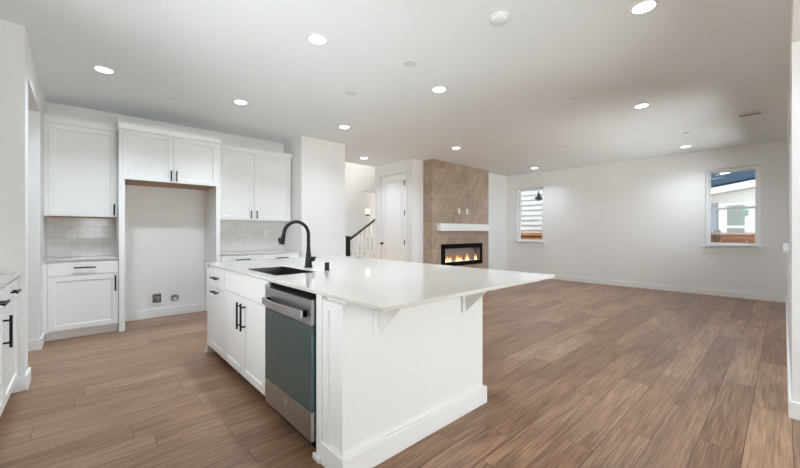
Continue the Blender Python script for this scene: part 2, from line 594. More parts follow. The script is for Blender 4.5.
# hall and stairwell
wall_x('wall_hall', 3.40, 3.52, YK + T, 7.75, 0, 5.2)
wall_y('wall_stairwell', 7.75, 7.87, 3.40, 9.0, 0, 5.2, [(5.66, 7.0, 0.9, 2.34)])
wall_y('wall_upstairs', 6.60, 6.70, 3.52, 9.0, CEIL + 0.25, 5.2)
wall_x('wall_stairwell_end', 9.0, 9.12, 5.46, 7.87, 0, 5.2)
wall_y('wall_landing', 8.9, 9.02, 4.5, 9.5, 0, 2.999)

def base_y(name, y, x0, x1, face=-1, h=0.105, t=0.016):
    return struct(name, box(x0, x1, y + face * t, y, 0, h), M['trim'], 0.003)
def base_x(name, x, y0, y1, face=-1, h=0.105, t=0.016):
    return struct(name, box(x + face * t, x, y0, y1, 0, h), M['trim'], 0.003)

base_y('baseboard_alcove', YK, 0.387, 1.41, h=0.122)
base_x('baseboard_window', XF, YR + 0.0005, YN - 0.0165, h=0.115)
base_y('baseboard_fireplace', YN, 7.783, XF - 0.0165)
base_y('baseboard_fireplace_left', YC, 5.254, 5.619)
base_y('baseboard_right', YR, 3.446, XF - 0.0165, face=1, h=0.11)
base_x('baseboard_right_jamb', 3.446, YR - 0.15, YR + 0.016, h=0.11)
base_y('baseboard_pillar', YP, 2.655, 3.536)
base_x('baseboard_closet', 5.27, YC, 5.515)
base_y('baseboard_left', 3.94, -0.405, -0.33, h=0.115)
base_x('baseboard_left_end', -0.33, 3.924, 4.156, face=1, h=0.115)
base_y('baseboard_jamb', 5.205, -0.45, -0.33, h=0.11)
base_x('baseboard_pantry', -0.33, 5.189, 5.52, face=1, h=0.11)

# ------------------------------------------------------------------ windows
def window(name, y0, y1, z0, z1):
    """single-hung window in the wall at x = XF, drywall returns, wood sill"""
    r = holder(name, (XF, (y0 + y1) / 2, z0))
    f0, f1 = XF + 0.055, XF + 0.125
    fw = 0.045
    zm = (z0 + z1) / 2 - 0.015
    def ring(a0, a1, b0, b1, w, x0, x1):
        return MB().cells([a0, a0 + w, a1 - w, a1], [b0, b0 + w, b1 - w, b1], lambda u, v: a0 + w < u < a1 - w and b0 + w < v < b1 - w, x0, x1, lambda u, v, t: (t, u, v))
    ring(y0, y1, z0, z1, fw, f0, f1).build('window_frame', M['vinyl'], r, 0.003)
    s = ring(y0 + fw, y1 - fw, z0 + fw, zm + 0.02, 0.03, f0 + 0.006, f0 + 0.036).build('lower_sash', M['vinyl'], r, 0.002)
    box(f0 + 0.018, f0 + 0.023, y0 + fw + 0.028, y1 - fw - 0.028, z0 + fw + 0.028, zm - 0.008).build('pane', M['glass'], s)
    s = ring(y0 + fw, y1 - fw, zm - 0.02, z1 - fw, 0.028, f0 + 0.038, f0 + 0.066).build('upper_sash', M['vinyl'], r, 0.002)
    box(f0 + 0.05, f0 + 0.055, y0 + fw + 0.026, y1 - fw - 0.026, zm + 0.006, z1 - fw - 0.026).build('pane', M['glass'], s)
    box(XF - 0.045, XF + 0.055, y0 - 0.001, y1 + 0.001, z0 - 0.001, z0 + 0.018).box(XF - 0.045, XF - 0.0005, y0 - 0.05, y1 + 0.05, z0 - 0.012, z0 + 0.018).build('sill', M['trim'], r, 0.003)
    box(XF - 0.016, XF - 0.0005, y0 - 0.025, y1 + 0.025, z0 - 0.115, z0 - 0.013).build('apron', M['trim'], r, 0.002)
    return r
window('window_1', *WIN[0])
window('window_2', *WIN[1])

r = holder('window_3', (WR[0], YR, WR[2]))
a0, a1, b0, b1 = WR
MB().cells([a0, a0 + .05, (a0 + a1) / 2 - .03, (a0 + a1) / 2 + .03, a1 - .05, a1], [b0, b0 + .05, b1 - .05, b1],
           lambda u, v: (a0 + .05 < u < a1 - .05) and (b0 + .05 < v < b1 - .05) and abs(u - (a0 + a1) / 2) > .03,
           YR - 0.13, YR - 0.07, lambda u, v, t: (u, t, v)).build('window_frame', M['vinyl'], r, 0.003)
box(a0 + .04, a1 - .04, YR - 0.105, YR - 0.10, b0 + .04, b1 - .04).build('pane', M['glass'], r)
box(a0, a1, YR - 0.07, YR, b0 - 0.001, b0 + 0.016).box(a0 - 0.05, a1 + 0.05, YR + 0.0005, YR + 0.042, b0 - 0.012, b0 + 0.016).build('sill', M['trim'], r, 0.003)
box(a0 - 0.02, a1 + 0.02, YR + 0.0005, YR + 0.018, b0 - 0.11, b0 - 0.013).build('apron', M['trim'], r, 0.002)
for i, (x0, x1, z0, z1) in enumerate(NOOK):
    r = holder('window_%d' % (i + 4), (x0, -3.14, z0))
    MB().cells([x0, x0 + .06, x1 - .06, x1], [z0, z0 + .06, z1 - .06, z1], lambda u, v: x0 + .06 < u < x1 - .06 and z0 + .06 < v < z1 - .06,
               -3.17, -3.10, lambda u, v, t: (u, t, v)).build('window_frame', M['vinyl'], r, 0.003)
    box(x0 + .05, x1 - .05, -3.14, -3.135, z0 + .05, z1 - .05).build('pane', M['glass'], r)

r = holder('window_6', (-1.11, RW[0], RW[2]))  # unseen window, added to bring fill light in from the left
MB().cells([RW[0], RW[0] + .06, RW[1] - .06, RW[1]], [RW[2], RW[2] + .06, RW[3] - .06, RW[3]], lambda u, v: RW[0] + .06 < u < RW[1] - .06 and RW[2] + .06 < v < RW[3] - .06,
           -1.15, -1.09, lambda u, v, t: (t, u, v)).build('window_frame', M['vinyl'], r, 0.003)
box(-1.125, -1.12, RW[0] + .05, RW[1] - .05, RW[2] + .05, RW[3] - .05).build('pane', M['glass'], r)

# ------------------------------------------------------------------ closet door
d = holder('door_1', (5.27, 6.04, 0))
fx = face_x(5.27)
cas = 0.075
MB().cells([DY0 - cas, DY0, DY1, DY1 + cas], [0, DZ, DZ + cas], lambda u, v: DY0 < u < DY1 and v < DZ, 0.0005, 0.022, lambda u, v, t: fx(u, v, t)).build('casing', M['trim'], d, 0.003)
box(5.295, 5.315, DY0 + 0.007, DY1 - 0.007, 0.012, DZ - 0.008).build('door_slab', M['trim'], d)
stile, z_mid0, z_mid1 = 0.135, 0.86, 1.04
def frame_holes(u, v):
    return DY0 + stile < u < DY1 - stile and (0.24 < v < z_mid0 or z_mid1 < v < DZ - 0.15)
MB().cells([DY0 + .007, DY0 + stile, DY1 - stile, DY1 - .007], [0.012, 0.24, z_mid0, z_mid1, DZ - .15, DZ - .008], frame_holes, -0.0249, -0.004, lambda u, v, t: fx(u, v, t)).build('door_frame', M['trim'], d, 0.004)
for z0, z1 in ((0.24, z_mid0), (z_mid1, DZ - 0.15)):
    MB().shaker(DY0 + stile + .022, DY1 - stile - .022, z0 + .024, z1 - .024, 0.012, lambda u, v, t: fx(u, v, t - 0.0248), rail=0.03, rec=-0.003, slope=0.012).build('door_panel', M['trim'], d)
MB().lathe([(0.028, 0), (0.028, 0.006), (0.011, 0.008), (0.011, 0.03), (0.026, 0.04), (0.03, 0.052), (0.022, 0.066), (0.004, 0.07)], (5.2735, 6.412, 0.95), 20, 'x').build('door_knob', M['black'], d, smooth=True)
for z in (0.28, 0.99, 1.64, 2.30):
    MB().tube([(5.2425, DY0 + 0.006, z - 0.055), (5.2425, DY0 + 0.006, z + 0.055)], 0.010, 8).build('hinge', M['black'], d)

# ------------------------------------------------------------------ cabinets on the kitchen wall
YB = 5.49       # base cabinet face (left)
YU = 5.71       # wall cabinet face
YF = 5.45       # refrigerator cabinet face

def drawer_y(parent, x0, x1, z0, z1, y, length):
    mp = face_y(y)
    dr = MB().shaker(x0, x1, z0, z1, 0.019, mp, rail=0.0005, rec=0.0, slope=0.0005).build('drawer_front', M['cab'], parent, 0.0015)
    pull(face_y(y - 0.019), (x0 + x1) / 2, (z0 + z1) / 2 + 0.01, length, False, dr)
def door_y(parent, x0, x1, z0, z1, y, hx, hz, length=0.16):
    mp = face_y(y)
    dr = MB().shaker(x0, x1, z0, z1, 0.019, mp).build('door', M['cab'], parent, 0.0015)
    pull(face_y(y - 0.019), hx, hz, length, True, dr)

c = thing('base_cabinet', 'white base cabinet with one drawer and one door, left of the refrigerator opening', 'cabinet', (0, YB, 0))
mb = box(-0.328, 0.324, YB, YK - 0.001, 0.102, 0.888)
mb.build('cabinet_body', M['cab'], c)
box(-0.328, 0.324, YB + 0.045, YB + 0.065, 0.001, 0.101).build('toe_kick', M['cab'], c)
box(-0.328, -0.29, YB - 0.014, YB - 0.0005, 0.102, 0.876).build('filler', M['cab'], c)
drawer_y(c, -0.286, 0.320, 0.728, 0.872, YB, 0.19)
door_y(c, -0.286, 0.320, 0.108, 0.718, YB, 0.293, 0.605, 0.19)
tag(box(-0.328, 0.324, YB - 0.03, YK - 0.001, 0.889, 0.91).build('countertop', M['quartz'], None, 0.003), 'short white countertop left of the refrigerator opening', 'countertop')
tag(box(-0.328, 0.324, YK - 0.010, YK - 0.0005, 0.911, 1.402).build('backsplash', M['subway']), 'shiny white subway tile backsplash left of the refrigerator opening', 'backsplash')

c = thing('wall_cabinet', 'white single-door wall cabinet at the far left of the kitchen', 'cabinet', (0, YU, 1.405))
box(-0.328, 0.324, YU, YK - 0.001, 1.408, 2.50).build('cabinet_body', M['cab'], c)
box(-0.326, 0.322, YU + 0.004, YK - 0.004, 1.400, 1.4075).build('underside', M['ply'], c)
box(-0.328, -0.296, YU - 0.014, YU - 0.0005, 1.408, 2.49).build('filler', M['cab'], c)
door_y(c, -0.292, 0.318, 1.412, 2.482, YU, 0.292, 1.50, 0.14)
MB().prism([(-0.329, YU - 0.0005, 2.488), (-0.329, YU - 0.022, 2.488), (-0.329, YU - 0.032, 2.54), (-0.329, YU - 0.032, 2.568), (-0.329, YU + 0.02, 2.568), (-0.329, YU + 0.02, 2.501), (-0.329, YU - 0.0005, 2.501)], (0.652, 0, 0)).build('crown_molding', M['cab'], c)

c = thing('refrigerator_cabinet', 'tall white refrigerator surround with an empty opening and two doors above', 'cabinet', (0.9, YF, 0))
box(0.326, 0.384, YF, YF + 0.02, 0.001, 2.49).box(0.326, 0.344, YF + 0.02, YK - 0.001, 0.001, 2.49).build('side_panel', M['cab'], c)
box(1.410, 1.458, YF, YF + 0.02, 0.001, 2.49).box(1.410, 1.428, YF + 0.02, YK - 0.001, 0.001, 2.49).build('side_panel', M['cab'], c)
box(0.3845, 1.4095, YF + 0.001, YK - 0.001, 1.874, 2.49).build('cabinet_body', M['cab'], c)
box(0.3845, 1.4095, YF + 0.003, YK - 0.003, 1.866, 1.8735).build('underside', M['ply'], c)
door_y(c, 0.362, 0.888, 1.872, 2.478, YF, 0.860, 1.955, 0.14)
door_y(c, 0.892, 1.418, 1.872, 2.478, YF, 0.920, 1.955, 0.14)
MB().prism([(0.318, YF - 0.0005, 2.486), (0.318, YF - 0.022, 2.486), (0.318, YF - 0.034, 2.54), (0.318, YF - 0.034, 2.576), (0.318, YF + 0.03, 2.576), (0.318, YF + 0.03, 2.4905), (0.318, YF - 0.0005, 2.4905)], (1.148, 0, 0)).build('crown_molding', M['cab'], c)

c = thing('wall_cabinet', 'white double-door wall cabinet between refrigerator opening and pillar', 'cabinet', (2.05, YU, 1.405))
box(1.459, 2.655, YU, YK - 0.001, 1.408, 2.48).build('cabinet_body', M['cab'], c)
box(1.461, 2.653, YU + 0.004, YK - 0.004, 1.402, 1.4075).build('underside', M['cab'], c)
door_y(c, 1.505, 2.008, 1.412, 2.468, YU, 1.975, 1.495, 0.13)
door_y(c, 2.028, 2.630, 1.412, 2.468, YU, 2.062, 1.495, 0.13)
MB().prism([(1.459, YU - 0.0005, 2.474), (1.459, YU - 0.022, 2.474), (1.459, YU - 0.032, 2.53), (1.459, YU - 0.032, 2.558), (1.459, YU + 0.02, 2.558), (1.459, YU + 0.02, 2.481), (1.459, YU - 0.0005, 2.481)], (1.205, 0, 0)).build('crown_molding', M['cab'], c)

YB2 = 5.43
c = thing('base_cabinet', 'white base cabinet with two drawers side by side, below the double-door wall cabinet', 'cabinet', (2.05, YB2, 0))
box(1.459, 2.665, YB2, YK - 0.001, 0.102, 0.888).build('cabinet_body', M['cab'], c)
box(1.459, 2.665, YB2 + 0.06, YB2 + 0.075, 0.001, 0.101).build('toe_kick', M['cab'], c)
for x0, x1 in ((1.470, 2.048), (2.056, 2.655)):
    drawer_y(c, x0, x1, 0.728, 0.872, YB2, 0.2)
    door_y(c, x0, x1, 0.108, 0.718, YB2, x1 - 0.03 if x0 < 2 else x0 + 0.03, 0.605, 0.19)
tag(box(1.459, 2.669, YB2 - 0.03, YK - 0.001, 0.889, 0.91).build('countertop', M['quartz'], None, 0.003), 'white countertop below the double-door wall cabinet, running to the pillar', 'countertop')
tag(box(1.459, 2.669, YK - 0.010, YK - 0.0005, 0.911, 1.402).build('backsplash', M['subway']), 'white tile backsplash behind the faucet, right of the refrigerator opening', 'backsplash')

# ------------------------------------------------------------------ foreground cabinets on the left
XC = -0.385
def unit(label, y0, y1, hy, two, pd=0.0):
    c = thing('base_cabinet', label, 'cabinet', (-0.7, (y0 + y1) / 2, 0))
    box(-1.049, XC, y0, y1, 0.102, 0.888).build('cabinet_body', M['cab'], c)
    box(-0.47, -0.455, y0, y1, 0.001, 0.101).build('toe_kick', M['cab'], c)
    mp = face_px(XC)
    dr = MB().shaker(y0 + .004, y1 - .004, 0.732, 0.872, 0.019, mp, rail=0.0005, rec=0, slope=0.0005).build('drawer_front', M['cab'], c, 0.0015)
    pull(face_px(XC + .019), (y0 + y1) / 2 + pd, 0.805, 0.16, False, dr)
    spans = [(y0 + .004, y1 - .004)] if not two else [(y0 + .004, (y0 + y1) / 2 - .002), ((y0 + y1) / 2 + .002, y1 - .004)]
    for i, (a, b) in enumerate(spans):
        dr = MB().shaker(a, b, 0.108, 0.720, 0.019, mp).build('door', M['cab'], c, 0.0015)
        h = hy if not two else ((b - .03) if i == 0 else (a + .03))
        if h:
            pull(face_px(XC + .019), h, 0.60, 0.2, True, dr)
unit('white base cabinet nearest the left wall corner, one drawer over one door', 3.30, 3.92, 0, False)
unit('white base cabinet at the left picture edge, cut off by the frame', 2.60, 3.296, 3.25, False, 0.12)
tag(box(-1.049, -0.355, 2.70, 3.922, 0.889, 0.91).build('countertop', M['quartz'], None, 0.003), 'white countertop at the left picture edge', 'countertop')

# ------------------------------------------------------------------ island
XI = 0.945
fi = face_x(XI)
def door_i(parent, y0, y1, z0, z1, hy=None, hz=None, length=0.2, flat=False):
    if flat:
        o = MB().shaker(y0, y1, z0, z1, 0.019, fi, rail=0.0005, rec=0, slope=0.0005)
        o = o.build('drawer_front', M['cab'], parent, 0.0015)
    else:
        o = MB().shaker(y0, y1, z0, z1, 0.019, fi).build('door', M['cab'], parent, 0.0015)
    return o
ISP = 3.322
c = thing('island_cabinet', 'narrow white island cabinet with one drawer and one door at the far end', 'cabinet', (1.2, 3.63, 0))
box(XI, 1.55, ISP + .002, 3.89, 0.088, 0.888).build('cabinet_body', M['cab'], c)
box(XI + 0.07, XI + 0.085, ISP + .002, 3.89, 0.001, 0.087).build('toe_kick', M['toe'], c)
dr = door_i(c, ISP + .006, 3.886, 0.695, 0.866, flat=True)
pull(face_x(XI - .019), 3.56, 0.79, 0.17, False, dr)
dr = door_i(c, ISP + .006, 3.886, 0.092, 0.688)
pull(face_x(XI - .019), 3.56, 0.66, 0.17, False, dr)
c = thing('island_cabinet', 'white island sink cabinet with two doors below a blank panel', 'cabinet', (1.2, 2.87, 0))
box(XI, 1.00, 2.386, ISP - .002, 0.088, 0.888).box(1.00, 1.55, 2.386, ISP - .002, 0.088, 0.60).build('cabinet_body', M['cab'], c)
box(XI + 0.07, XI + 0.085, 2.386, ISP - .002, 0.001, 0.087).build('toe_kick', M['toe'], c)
MB().shaker(2.392, ISP - .006, 0.715, 0.866, 0.019, fi, rail=0.0005, rec=0, slope=0.0005).build('blank_panel', M['cab'], c, 0.0015)
for a, b, h in ((2.392, 2.852, 2.795), (2.856, ISP - .006, 2.880)):
    dr = door_i(c, a, b, 0.092, 0.706)
    pull(face_x(XI - .019), h, 0.565, 0.21, True, dr)

# dishwasher
DWY0, DWY1, DWX = 1.712, 2.352, 0.909
c = thing('dishwasher', 'stainless steel dishwasher with dark teal front in the island', 'dishwasher', (1.2, 2.03, 0))
box(0.99, 1.54, DWY0 + .006, DWY1 - .006, 0.02, 0.868).build('tub', M['gap'], c)
box(0.952, 0.989, DWY0 - .008, DWY1 + .008, 0.09, 0.886).build('gasket', M['gap'], c)
box(0.97, 0.985, DWY0, DWY1, 0.002, 0.088).build('toe_panel', M['gap'], c)
box(DWX, 0.951, DWY0, DWY1, 0.242, 0.712).build('front_film', M['film'], c, 0.002)['label'] = 'dark teal protective film'
box(DWX, 0.951, DWY0, DWY1, 0.713, 0.852).build('control_band', M['steel'], c, 0.003)
box(DWX, 0.951, DWY0, DWY1, 0.084, 0.241).build('lower_band', M['steel'], c, 0.003)
pts = []
for k in range(13):
    t = k / 12
    pts.append((DWX - 0.028 - 0.022 * math.sin(PI * t), 1.752 + (2.30 - 1.752) * t))
mb = MB()
mb.prism([(x, y, 0.752) for x, y in pts] + [(x - 0.014, y, 0.752) for x, y in pts[::-1]], (0, 0, 0.042))
h = mb.build('handle', M['steel'], c, 0.002)
for y in (1.77, 2.28):
    box(DWX - 0.03, DWX + 0.0005, y - 0.014, y + 0.014, 0.756, 0.79).build('handle_post', M['gap'], h)
for y in (1.86, 2.03, 2.14):
    MB().lathe([(0.003, 0.0), (0.003, 0.0015)], (DWX, y, 0.835), 10, 'x').build('indicator', M['gap'], c)
# round emblem: a ring round a looping monogram
lz, ly = 0.192, 2.03
ring = [(DWX - 0.0015, ly + 0.019 * math.cos(a), lz + 0.019 * math.sin(a)) for a in [2 * PI * k / 28 for k in range(29)]]
mb = MB().tube(ring, 0.0022, 6)
scr = []
for k in range(40):
    a = 2 * PI * k / 39
    scr.append((DWX - 0.0015, ly - 0.0105 * math.sin(a) * (1 if k < 20 else 0.95), lz + 0.0075 * math.sin(2 * a) + 0.002 * math.cos(a)))
mb.tube(scr, 0.0014, 6)
mb.build('emblem', M['steel'], c, smooth=True)['label'] = 'round monogram emblem'

# near end: large plain panel, shaker return and base trim
YE = 1.45
c = thing('kitchen_island', 'white island base with plain panel and base trim below the seating overhang', 'kitchen island', (1.5, YE, 0))
box(XI - 0.018, 2.097, 3.893, 3.912, 0.001, 0.888).build('far_panel', M['cab'], c)
box(XI - 0.03, XI + 0.03, 3.8925, 3.925, 0.001, 0.03).build('base_block', M['trim'], c, 0.002)
box(XI + 0.012, 2.115, YE, YE + 0.02, 0.001, 0.888).build('plain_panel', M['cab'], c)
box(2.098, 2.115, YE + 0.021, 3.93, 0.001, 0.888).build('back_panel', M['cab'], c)
box(XI - 0.012, 2.142, YE - 0.022, YE - 0.0005, 0.001, 0.118).box(2.116, 2.142, YE - 0.0004, 3.93, 0.001, 0.118).build('base_trim', M['trim'], c, 0.004)
fe = face_x(0.965)
MB().shaker(YE + 0.0005, 1.640, 0.06, 0.862, 0.026, fe, rail=0.048, rec=0.014).build('framed_panel', M['cab'], c, 0.0015)
box(0.932, 1.55, 1.641, 1.698, 0.001, 0.888).build('filler', M['cab'], c, 0.0015)
box(0.9655, 0.985, YE + 0.0005, 1.640, 0.001, 0.888).build('backing', M['cab'], c)
box(0.924, 0.9385, YE - 0.0225, 1.640, 0.001, 0.118).box(0.916, 0.9315, 1.6405, 1.712, 0.001, 0.03).build('base_trim', M['trim'], c, 0.004)

# corbels
for x, lab in ((1.165, 'white corbel below the counter, nearest the island corner'), (1.905, 'white corbel below the counter, nearest the right end of the island panel')):
    c = thing('corbel', lab, 'corbel', (x, YE, 0.88), 'corbels below the island overhang')
    box(x - 0.038, x + 0.012, YE - 0.018, YE - 0.0005, 0.682, 0.8885).build('back_plate', M['trim'], c, 0.002)
    MB().prism([(x - 0.009, YE - 0.0185, 0.69), (x - 0.009, YE - 0.2, 0.866), (x - 0.009, YE - 0.2, 0.8885), (x - 0.009, YE - 0.0185, 0.8885)], (0.018, 0, 0)).build('gusset', M['trim'], c, 0.002)

# countertop with sink cut-out
SX0, SX1, SY0, SY1 = 1.012, 1.352, 2.43, 3.07
mb = MB().cells([0.917, SX0, SX1, 2.512], [1.108, SY0, SY1, 3.955], lambda u, v: SX0 < u < SX1 and SY0 < v < SY1, 0.889, 0.91, lambda u, v, t: (u, v, t))
o = mb.build('island_countertop', M['quartz'], None, 0.004)
tag(o, 'large glossy white island countertop with overhang and sink cut-out', 'countertop')
# sink bowl
c = thing('kitchen_sink', 'dark stainless undermount sink in the island countertop', 'sink', ((SX0 + SX1) / 2, (SY0 + SY1) / 2, 0.65))
mb = MB()
bx0, bx1, by0, by1, bz = SX0 + .012, SX1 - .012, SY0 + .012, SY1 - .012, 0.66
mb.cells([bx0 - .01, bx0, bx1, bx1 + .01], [by0 - .01, by0, by1, by1 + .01], lambda u, v: bx0 < u < bx1 and by0 < v < by1, bz, 0.9085, lambda u, v, t: (u, v, t))
mb.box(bx0 - .01, bx1 + .01, by0 - .01, by1 + .01, bz - .01, bz)
mb.build('bowl', M['sink'], c)
MB().lathe([(0.045, 0), (0.045, 0.003), (0.03, 0.004), (0.028, 0.001), (0.002, 0.001)], ((SX0 + SX1) / 2 + .05, (SY0 + SY1) / 2, bz + .0005), 24).build('drain', M['steel'], c)
# faucet
FX, FY = 1.462, 2.80
c = thing('faucet', 'matte black gooseneck pull-down faucet on the island', 'faucet', (FX, FY, 0.91))
MB().lathe([(0.037, 0.0), (0.037, 0.006), (0.032, 0.014), (0.028, 0.05), (0.024, 0.09), (0.019, 0.14), (0.0155, 0.19)], (FX, FY, 0.9105), 28).build('base', M['black'], c, smooth=True)
arc = [(FX, FY, 1.09), (FX, FY, 1.14), (FX, FY, 1.195)]
R = 0.112
for k in range(1, 19):
    a = PI * k / 18 * 0.97
    arc.append((FX - R + R * math.cos(a), FY, 1.195 + R * math.sin(a)))
mb = MB().tube(arc, 0.0145, 14)
mb.build('gooseneck', M['black'], c, smooth=True)
ex, ez = arc[-1][0], arc[-1][2]
MB().tube([(ex + .001, FY, ez + .004), (ex - .006, FY, ez - .03), (ex - .014, FY, ez - .06), (ex - .022, FY, ez - .088)], [0.0155, 0.018, 0.021, 0.0235], 16).build('spray_head', M['black'], c, smooth=True)
box(ex - 0.048, ex - 0.028, FY - 0.008, FY + 0.008, ez - 0.066, ez - 0.034).build('spray_button', M['black'], c, 0.003)
MB().tube([(FX + .008, FY - .012, 0.985), (FX + .03, FY - .045, 0.985)], [0.021, 0.021], 16).build('valve', M['black'], c, smooth=True)
MB().tube([(FX + .028, FY - .042, 0.99), (FX + .034, FY - .055, 0.994), (FX + .038, FY - .062, 1.004)], [0.007, 0.006, 0.005], 10).build('lever', M['black'], c, smooth=True)
tag(MB().lathe([(0.024, 0), (0.024, 0.004), (0.019, 0.006), (0.019, 0.062), (0.016, 0.065), (0.001, 0.065)], (1.455, 2.475, 0.9105), 24).build('sink_air_gap', M['black'], None, smooth=True), 'short black cylinder cap on the countertop right of the faucet', 'air gap')

# ------------------------------------------------------------------ fireplace
CX0, CX1, CY = 5.62, 7.77, 5.145
FZ0, FZ1, FX0, FX1 = 0.43, 0.945, 5.91, 7.48
mb = MB().cells([CX0, FX0 + .03, FX1 - .03, CX1], [0, FZ0 + .03, FZ1 - .03, CEIL - 0.001], lambda u, v: FX0 + .03 < u < FX1 - .03 and FZ0 + .03 < v < FZ1 - .03, CY, YC - 0.0005, lambda u, v, t: (u, t, v))
o = mb.build('fireplace_surround', M['stone'])
tag(o, 'brown stone-tiled fireplace column rising to the ceiling', 'fireplace surround')
struct('trim_1', box(CX1 + 0.0005, CX1 + 0.012, CY - 0.002, CY + 0.012, 0, CEIL - 0.002), M['trim'])
c = thing('electric_fireplace', 'black linear fireplace with small flames in the brown tile', 'fireplace', (6.7, CY, FZ0))
fw = 0.10
mb = MB().cells([FX0, FX0 + .13, FX1 - .085, FX1], [FZ0, FZ0 + .1, FZ1 - .105, FZ1], lambda u, v: FX0 + .13 < u < FX1 - .085 and FZ0 + .1 < v < FZ1 - .105, CY - 0.016, CY - 0.0005, lambda u, v, t: (u, t, v))
mb.build('frame', M['gap'], c, 0.002)
gx0, gx1, gz0, gz1 = FX0 + .13, FX1 - .085, FZ0 + .1, FZ1 - .105
box(gx0 - .05, gx1 + .05, CY + 0.16, CY + 0.17, gz0 - .04, gz1 + .04).build('firebox_back', M['firebox'], c)
mb = box(gx0 - .06, gx0 - .05, CY + .001, CY + .17, gz0 - .05, gz1 + .05).box(gx1 + .05, gx1 + .06, CY + .001, CY + .17, gz0 - .05, gz1 + .05)
mb.box(gx0 - .05, gx1 + .05, CY + .001, CY + .17, gz1 + .04, gz1 + .05).box(gx0 - .05, gx1 + .05, CY + .001, CY + .17, gz0 - .05, gz0 - .04)
mb.build('firebox_shell', M['firebox'], c)
# bed of fire glass
mb = MB()
for k in range(230):
    x = random.uniform(gx0 - .02, gx1 + .02); y = random.uniform(CY + .012, CY + .11); s = random.uniform(.008, .019)
    p = [Vector((random.uniform(-s, s), random.uniform(-s, s), random.uniform(0, s * 1.7))) for _ in range(6)]
    base = Vector((x, y, gz0 - .012))
    vs = [mb.bm.verts.new(base + q) for q in p]
    bmesh.ops.convex_hull(mb.bm, input=vs)
bmesh.ops.delete(mb.bm, geom=[v for v in mb.bm.verts if not v.link_faces], context='VERTS')
mb.box(gx0 - .045, gx1 + .045, CY + .006, CY + .12, gz0 - .039, gz0 - .005)
o = mb.build('fire_glass', M['crystal'], c, kind='stuff')
def flame(x, h, w, y):
    prof = [(0.25, 0), (0.8, 0.12), (1.0, 0.28), (0.78, 0.5), (0.42, 0.75), (0.06, 1.0)]
    ph = random.uniform(0, 6)
    f = MB()
    for scale, m_, nm in ((1.0, 'flame', 'flame'),):
        rings = []
        for r, t in prof:
            cx = x + 0.25 * w * math.sin(ph + 3.2 * t) * t
            rings.append([f.bm.verts.new((cx + w * r * math.cos(a), y + 0.5 * w * r * math.sin(a), gz0 + 0.0 + h * t)) for a in [2 * PI * k / 12 for k in range(12)]])
        for a, b in zip(rings, rings[1:]):
            for k in range(12):
                f.bm.faces.new((a[k], a[(k + 1) % 12], b[(k + 1) % 12], b[k]))
        f.bm.faces.new(rings[0]); f.bm.faces.new(rings[-1][::-1])
    fl = f.build('flame', M['flame'], c, smooth=True)
    MB().lathe([(0.2 * w, 0), (0.55 * w, 0.12 * h), (0.5 * w, 0.25 * h), (0.05 * w, 0.5 * h)], (x, y - 0.5 * w, gz0 + .002), 10).build('flame_core', M['flame_core'], fl, smooth=True)
for x, h, w in ((6.14, .10, .022), (6.19, .155, .03), (6.25, .11, .028), (6.30, .14, .022), (6.52, .13, .026), (6.57, .17, .03), (6.63, .10, .024), (6.69, .12, .024), (6.885, .11, .022), (6.93, .19, .03), (6.98, .10, .02), (7.24, .10, .02), (7.28, .18, .026)):
    flame(x, h * 0.85, w * 0.85, CY + 0.05)
tag(box(5.775, 7.675, CY - 0.105, CY, 1.245, 1.412).build('mantel_shelf', M['trim'], None, 0.004), 'white box mantel shelf above the fireplace', 'mantel')

# ------------------------------------------------------------------ plates on the walls
def plate(kind, pos, facing, label, group=None, w=0.072, h=0.116, gang=1, cat=None):
    """facing: 'y' faces -Y, 'x' faces -X; kind outlet / switch / blank"""
    mp = (lambda u, v, t: (pos[0] + u, pos[1] - 0.0006 - t, pos[2] + v)) if facing == 'y' else (lambda u, v, t: (pos[0] - 0.0006 - t, pos[1] + u, pos[2] + v))
    names = {'outlet': 'wall_outlet', 'switch': 'light_switch', 'blank': 'wall_plate'}
    c = thing(names[kind], label, cat or {'outlet': 'outlet', 'switch': 'light switch', 'blank': 'wall plate'}[kind], pos, group)
    W_ = w * gang if gang == 1 else 0.046 * gang + 0.03
    MB().shaker(-W_ / 2, W_ / 2, -h / 2, h / 2, 0.006, mp, rail=0.004, rec=-0.001, slope=0.002).build('plate', M['plate'], c)
    for g in range(gang):
        u0 = (g - (gang - 1) / 2) * 0.046
        if kind == 'outlet':
            for s in (-1, 1):
                rc = MB().shaker(u0 - .017, u0 + .017, s * .02 - .014, s * .02 + .014, 0.0085, mp, rail=0.003, rec=-0.0005, slope=0.002).build('receptacle', M['plate'], c)
                q = lambda u, v, t: mp(u0 + u, s * .02 + v, t)
                MB().prism([q(-.008, -.004, .009), q(-.005, -.004, .009), q(-.005, .006, .009), q(-.008, .006, .009)], Vector(q(0, 0, .0095)) - Vector(q(0, 0, .009))).prism(
                    [q(.005, -.004, .009), q(.008, -.004, .009), q(.008, .006, .009), q(.005, .006, .009)], Vector(q(0, 0, .0095)) - Vector(q(0, 0, .009))).build('slots', M['slot'], rc)
        elif kind == 'switch':
            MB().shaker(u0 - .0165, u0 + .0165, -.033, .033, 0.0105, mp, rail=0.003, rec=0.003, slope=0.004).build('rocker', M['plate'], c)
plate('outlet', (-0.105, YK - 0.010, 1.185), 'y', 'white outlet on the shiny subway tile left of the refrigerator opening')
plate('outlet', (0.752, YK, 1.165), 'y', 'white outlet on the back wall of the refrigerator opening')
plate('outlet', (2.34, YK - 0.010, 1.205), 'y', 'white outlet on the tile backsplash behind the faucet spout')
plate('switch', (3.10, YP, 1.17), 'y', 'left one of two white switch plates on the pillar', 'switches on the pillar', gang=2)
plate('switch', (3.32, YP, 1.17), 'y', 'right one of two white switch plates on the pillar', 'switches on the pillar', gang=3)
plate('outlet', (XF, 4.755, 0.375), 'x', 'white outlet below the left living room window')
